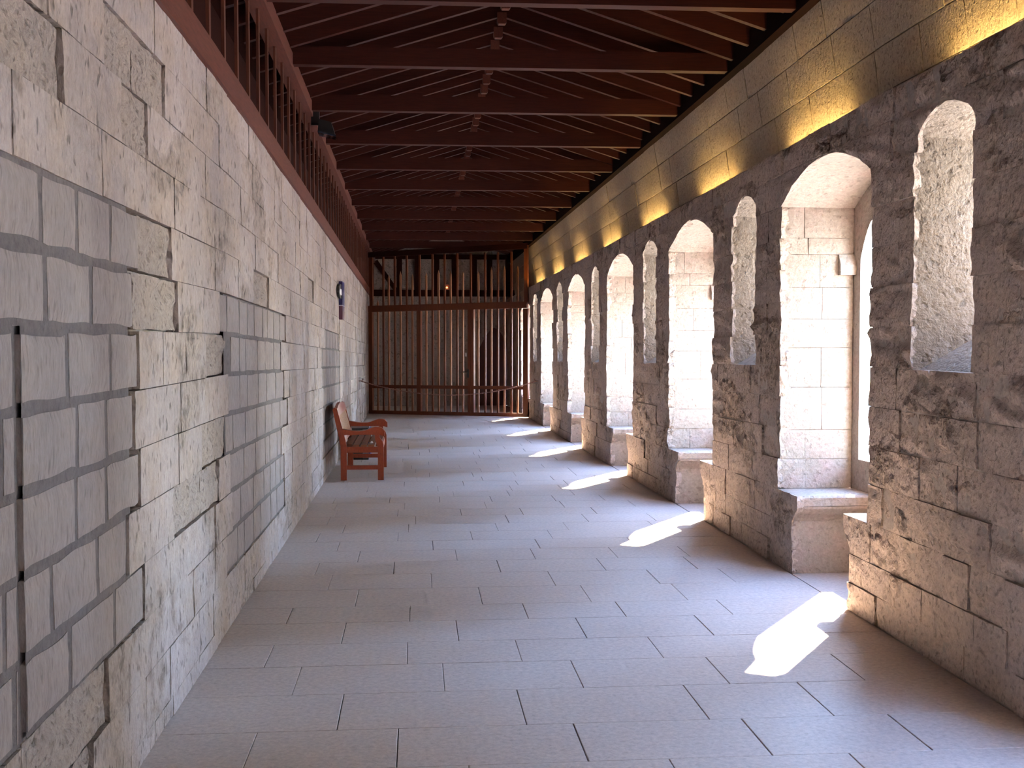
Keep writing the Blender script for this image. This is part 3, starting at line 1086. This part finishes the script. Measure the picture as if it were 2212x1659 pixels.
q.build('links', M['iron'], chain)['kind'] = 'stuff'
for P in (ca - ca, cb_ - ca):
    q = MB()
    s = 1 if P.x < 1 else -1
    q.tube([P + Vector((-0.03 * s, 0, 0)), P + Vector((0.03 * s, 0, 0)), P + Vector((0.045 * s, 0, 0.02)), P + Vector((0.045 * s, 0, 0.045))], 0.010, 6)
    q.build('hook', M['iron'], chain)

# ------------------------------------------------------------------ bench
BY0, BLEN = 13.31, 1.42
bench = empty('garden_bench', (0, BY0, 0))
tag(bench, 'orange red wooden bench with curved arms against the left wall', 'bench')
def leg_back(y):
    q = MB()
    prof = [(-0.885, 0.0), (-0.815, 0.0), (-0.815, 0.40), (-0.845, 0.55), (-0.925, 0.845), (-0.955, 0.86), (-0.975, 0.835), (-0.905, 0.50), (-0.885, 0.40)]
    q.prism(prof, lambda x, z: (x, y, z), lambda x, z: (x, y + 0.06, z))
    return q.build('back_leg', M['bench'], bench)
def leg_front(y):
    q = MB()
    prof = [(-0.450, 0.0), (-0.383, 0.0), (-0.383, 0.42), (-0.395, 0.46), (-0.425, 0.50), (-0.43, 0.545), (-0.485, 0.545), (-0.48, 0.47), (-0.455, 0.40), (-0.450, 0.36)]
    q.prism(prof, lambda x, z: (x, y, z), lambda x, z: (x, y + 0.06, z))
    return q.build('front_leg', M['bench'], bench)
def arm(y):
    q = MB()
    top, bot = [], []
    for i in range(15):
        t = i / 14
        x = -0.885 + 0.515 * t
        zt_ = 0.612 - 0.030 * math.sin(min(1, t * 1.25) * math.pi) * (1 if t < 0.8 else 0.3) + (0.02 * math.sin((t - 0.55) / 0.45 * math.pi) if t > 0.55 else 0)
        if t > 0.93:
            zt_ -= 0.03 * (t - 0.93) / 0.07
        top.append((x, zt_))
        bot.append((x, 0.538 - (0.0 if t < 0.9 else 0.02 * (t - 0.9) / 0.1)))
    ring = bot + top[::-1]
    q.prism(ring, lambda x, z: (x, y - 0.015, z), lambda x, z: (x, y + 0.075, z))
    return q.build('arm', M['bench'], bench)
for y in (0.0, BLEN - 0.06):
    leg_back(y); leg_front(y); arm(y)
    q = MB(); q.box(-0.83, -0.44, y + 0.012, y + 0.048, 0.325, 0.395); q.build('side_rail', M['bench'], bench)
    q = MB(); q.box(-0.83, -0.44, y + 0.015, y + 0.045, 0.125, 0.175); q.build('stretcher', M['bench'], bench)
q = MB(); q.box(-0.44, -0.405, 0.06, BLEN - 0.06, 0.31, 0.39); q.build('front_rail', M['bench'], bench)
q = MB(); q.box(-0.86, -0.825, 0.06, BLEN - 0.06, 0.31, 0.39); q.build('rear_rail', M['bench'], bench)
for i in range(5):
    x0 = -0.825 + i * 0.087
    if i == 4:
        x1 = x0 + 0.06
    else:
        x1 = x0 + 0.070
    q = MB(); q.box(x0, x1, 0.012 if 0 < i < 4 else 0.06, BLEN - (0.012 if 0 < i < 4 else 0.06), 0.396, 0.420); q.build('seat_slat', M['bench_slat'], bench)
def bx(z):
    return -0.845 - (z - 0.55) * 0.271 if z > 0.55 else -0.815 - (z - 0.40) * 0.2
q = MB()
q.hexa([(bx(0.46) - 0.03, 0.06, 0.46), (bx(0.46), 0.06, 0.46), (bx(0.46), BLEN - 0.06, 0.46), (bx(0.46) - 0.03, BLEN - 0.06, 0.46),
        (bx(0.52) - 0.03, 0.06, 0.52), (bx(0.52), 0.06, 0.52), (bx(0.52), BLEN - 0.06, 0.52), (bx(0.52) - 0.03, BLEN - 0.06, 0.52)])
q.build('lower_back_rail', M['bench'], bench)
V_, F_ = [], []
n = 14
for i in range(n + 1):
    t = i / n
    y = 0.06 + (BLEN - 0.12) * t
    up = 0.845 + 0.035 * math.sin(math.pi * t)
    V_ += [(bx(0.76) - 0.035, y, 0.76), (bx(0.76), y, 0.76), (bx(up), y, up), (bx(up) - 0.035, y, up)]
for i in range(n):
    for k in range(4):
        a = i * 4
        F_.append((a + k, a + (k + 1) % 4, a + 4 + (k + 1) % 4, a + 4 + k))
F_ += [(0, 1, 2, 3), (n * 4 + 3, n * 4 + 2, n * 4 + 1, n * 4)]
mesh_obj('top_back_rail', V_, F_, M['bench'], bench)
nb = 9
for i in range(nb):
    y0 = 0.075 + (BLEN - 0.15) * i / nb + 0.012
    y1 = 0.075 + (BLEN - 0.15) * (i + 1) / nb - 0.012
    q = MB()
    q.hexa([(bx(0.51) - 0.022, y0, 0.51), (bx(0.51) - 0.006, y0, 0.51), (bx(0.51) - 0.006, y1, 0.51), (bx(0.51) - 0.022, y1, 0.51),
            (bx(0.77) - 0.022, y0, 0.77), (bx(0.77) - 0.006, y0, 0.77), (bx(0.77) - 0.006, y1, 0.77), (bx(0.77) - 0.022, y1, 0.77)])
    q.build('back_slat', M['bench_back'], bench)

q = MB()
q.add([(0, 0, 0), (0.03, 0.005, 0.002), (0.035, 0.03, 0), (0.004, 0.034, 0.003), (0.008, 0.01, 0.022), (0.028, 0.012, 0.026), (0.024, 0.026, 0.02), (0.01, 0.028, 0.024)],
      [(0, 1, 2, 3), (4, 5, 6, 7), (0, 1, 5, 4), (1, 2, 6, 5), (2, 3, 7, 6), (3, 0, 4, 7)])
scrap = q.build('paper_scrap', M['white'])
scrap.location = (-0.545, 13.50, 0.4205)
tag(scrap, 'tiny crumpled white paper scrap on the bench seat', 'paper')

# ------------------------------------------------------------------ bin behind the bench
bn = empty('litter_box', (-0.755, 15.62, 0))
tag(bn, 'dark box with blue and white panel standing behind the bench', 'box')
q = MB(); q.box(-0.13, 0.10, 0.0, 0.42, 0.0, 0.44); q.build('body', M['black'], bn)
q = MB(); q.box(-0.14, 0.11, -0.01, 0.43, 0.44, 0.465); q.build('lid', M['grey_plastic'], bn)
q = MB(); q.box(0.02, 0.10, -0.012, 0.0, 0.02, 0.42); q.build('corner_strip', M['grey_plastic'], bn)
p_ = MB(); p_.box(0.10, 0.125, 0.02, 0.40, 0.06, 0.43); pn = p_.build('panel', M['blue'], bn)
q = MB(); q.hexa([(0.125, 0.06, 0.25), (0.128, 0.06, 0.25), (0.128, 0.16, 0.35), (0.125, 0.16, 0.35),
                  (0.125, 0.06, 0.31), (0.128, 0.06, 0.31), (0.128, 0.16, 0.41), (0.125, 0.16, 0.41)])
q.build('white_stripe', M['white'], pn)
q = MB(); q.box(0.125, 0.128, 0.20, 0.36, 0.30, 0.34); q.build('white_stripe', M['white'], pn)

# ------------------------------------------------------------------ wall sign
sg = empty('wall_sign', (XL + 0.03, 15.84, 1.94))
tag(sg, 'narrow navy and maroon enamel sign with round emblem on the left wall', 'sign')
q = MB(); q.box(-0.03, 0.02, 0.0, 0.42, 0.20, 0.53); q.build('navy_panel', M['navy'], sg)
q = MB(); q.box(-0.03, 0.018, 0.0, 0.42, 0.0, 0.19); q.build('maroon_panel', M['maroon'], sg)
q = MB(); q.box(-0.03, 0.021, -0.002, 0.425, 0.19, 0.20); q.build('divider', M['white'], sg)
rg = [(-0.28 + 0.26 * math.cos(t) * 1.0, 0.36 + 0.15 * math.sin(t)) for t in (2 * math.pi * k / 24 for k in range(24))]
q = MB(); q.prism([(-0.09 + 0.40 * math.cos(t), 0.385 + 0.10 * math.sin(t)) for t in (2 * math.pi * k / 24 for k in range(24))],
                  lambda y, z: (-0.02, y, z), lambda y, z: (0.005, y, z))
q.build('round_emblem', M['black'], sg)
q = MB(); q.prism([(-0.12 + 0.22 * math.cos(t), 0.375 + 0.045 * math.sin(t)) for t in (2 * math.pi * k / 24 for k in range(24))],
                  lambda y, z: (0.005, y, z), lambda y, z: (0.009, y, z))
q.build('emblem_centre', M['white'], sg)

# ------------------------------------------------------------------ spotlight on the rail
sp_ = empty('spotlight', (-0.97, 11.32, 3.79))
tag(sp_, 'black spotlight fixed to the rail of the left timber screen', 'spotlight')
q = MB(); q.box(-0.05, 0.03, -0.02, 0.02, -0.02, 0.14); q.build('bracket', M['black'], sp_)
q = MB()
q.hexa([(0.02, -0.09, -0.09), (0.19, -0.09, -0.13), (0.19, 0.10, -0.13), (0.02, 0.10, -0.09),
        (0.03, -0.08, 0.03), (0.15, -0.08, 0.0), (0.15, 0.09, 0.0), (0.03, 0.09, 0.03)])
q.build('housing', M['black'], sp_)
q = MB()
q.hexa([(0.02, -0.098, -0.105), (0.195, -0.098, -0.145), (0.195, 0.105, -0.145), (0.02, 0.105, -0.105),
        (0.02, -0.098, -0.088), (0.195, -0.098, -0.128), (0.195, 0.105, -0.128), (0.02, 0.105, -0.088)])
q.build('lens_frame', M['glassy'], sp_)

# ------------------------------------------------------------------ outside
mb = MB(); mb.box(3.9, 120, -120, 150, -7.2, -7.0)
tag(mb.build('courtyard_ground', M['ground']), 'pale stone courtyard ground far below the windows', 'ground', kind='structure')

def block(name, x0, x1, y0, y1, z1, label):
    mb = MB(); mb.box(x0, x1, y0, y1, -7.0, z1)
    return tag(mb.build(name, M['ground']), label, 'light blocker', kind='structure')
block('sky_blocker_tall', 90, 110, -160, 40, 66, 'unseen tall block added to narrow the sky light')  # added, never in view; cuts the low sky light into floor bands
block('sky_blocker_long', 90, 110, 72, 190, 52, 'unseen long block added beyond the sky gap')  # added as well; closes the other side of the bright sky gap
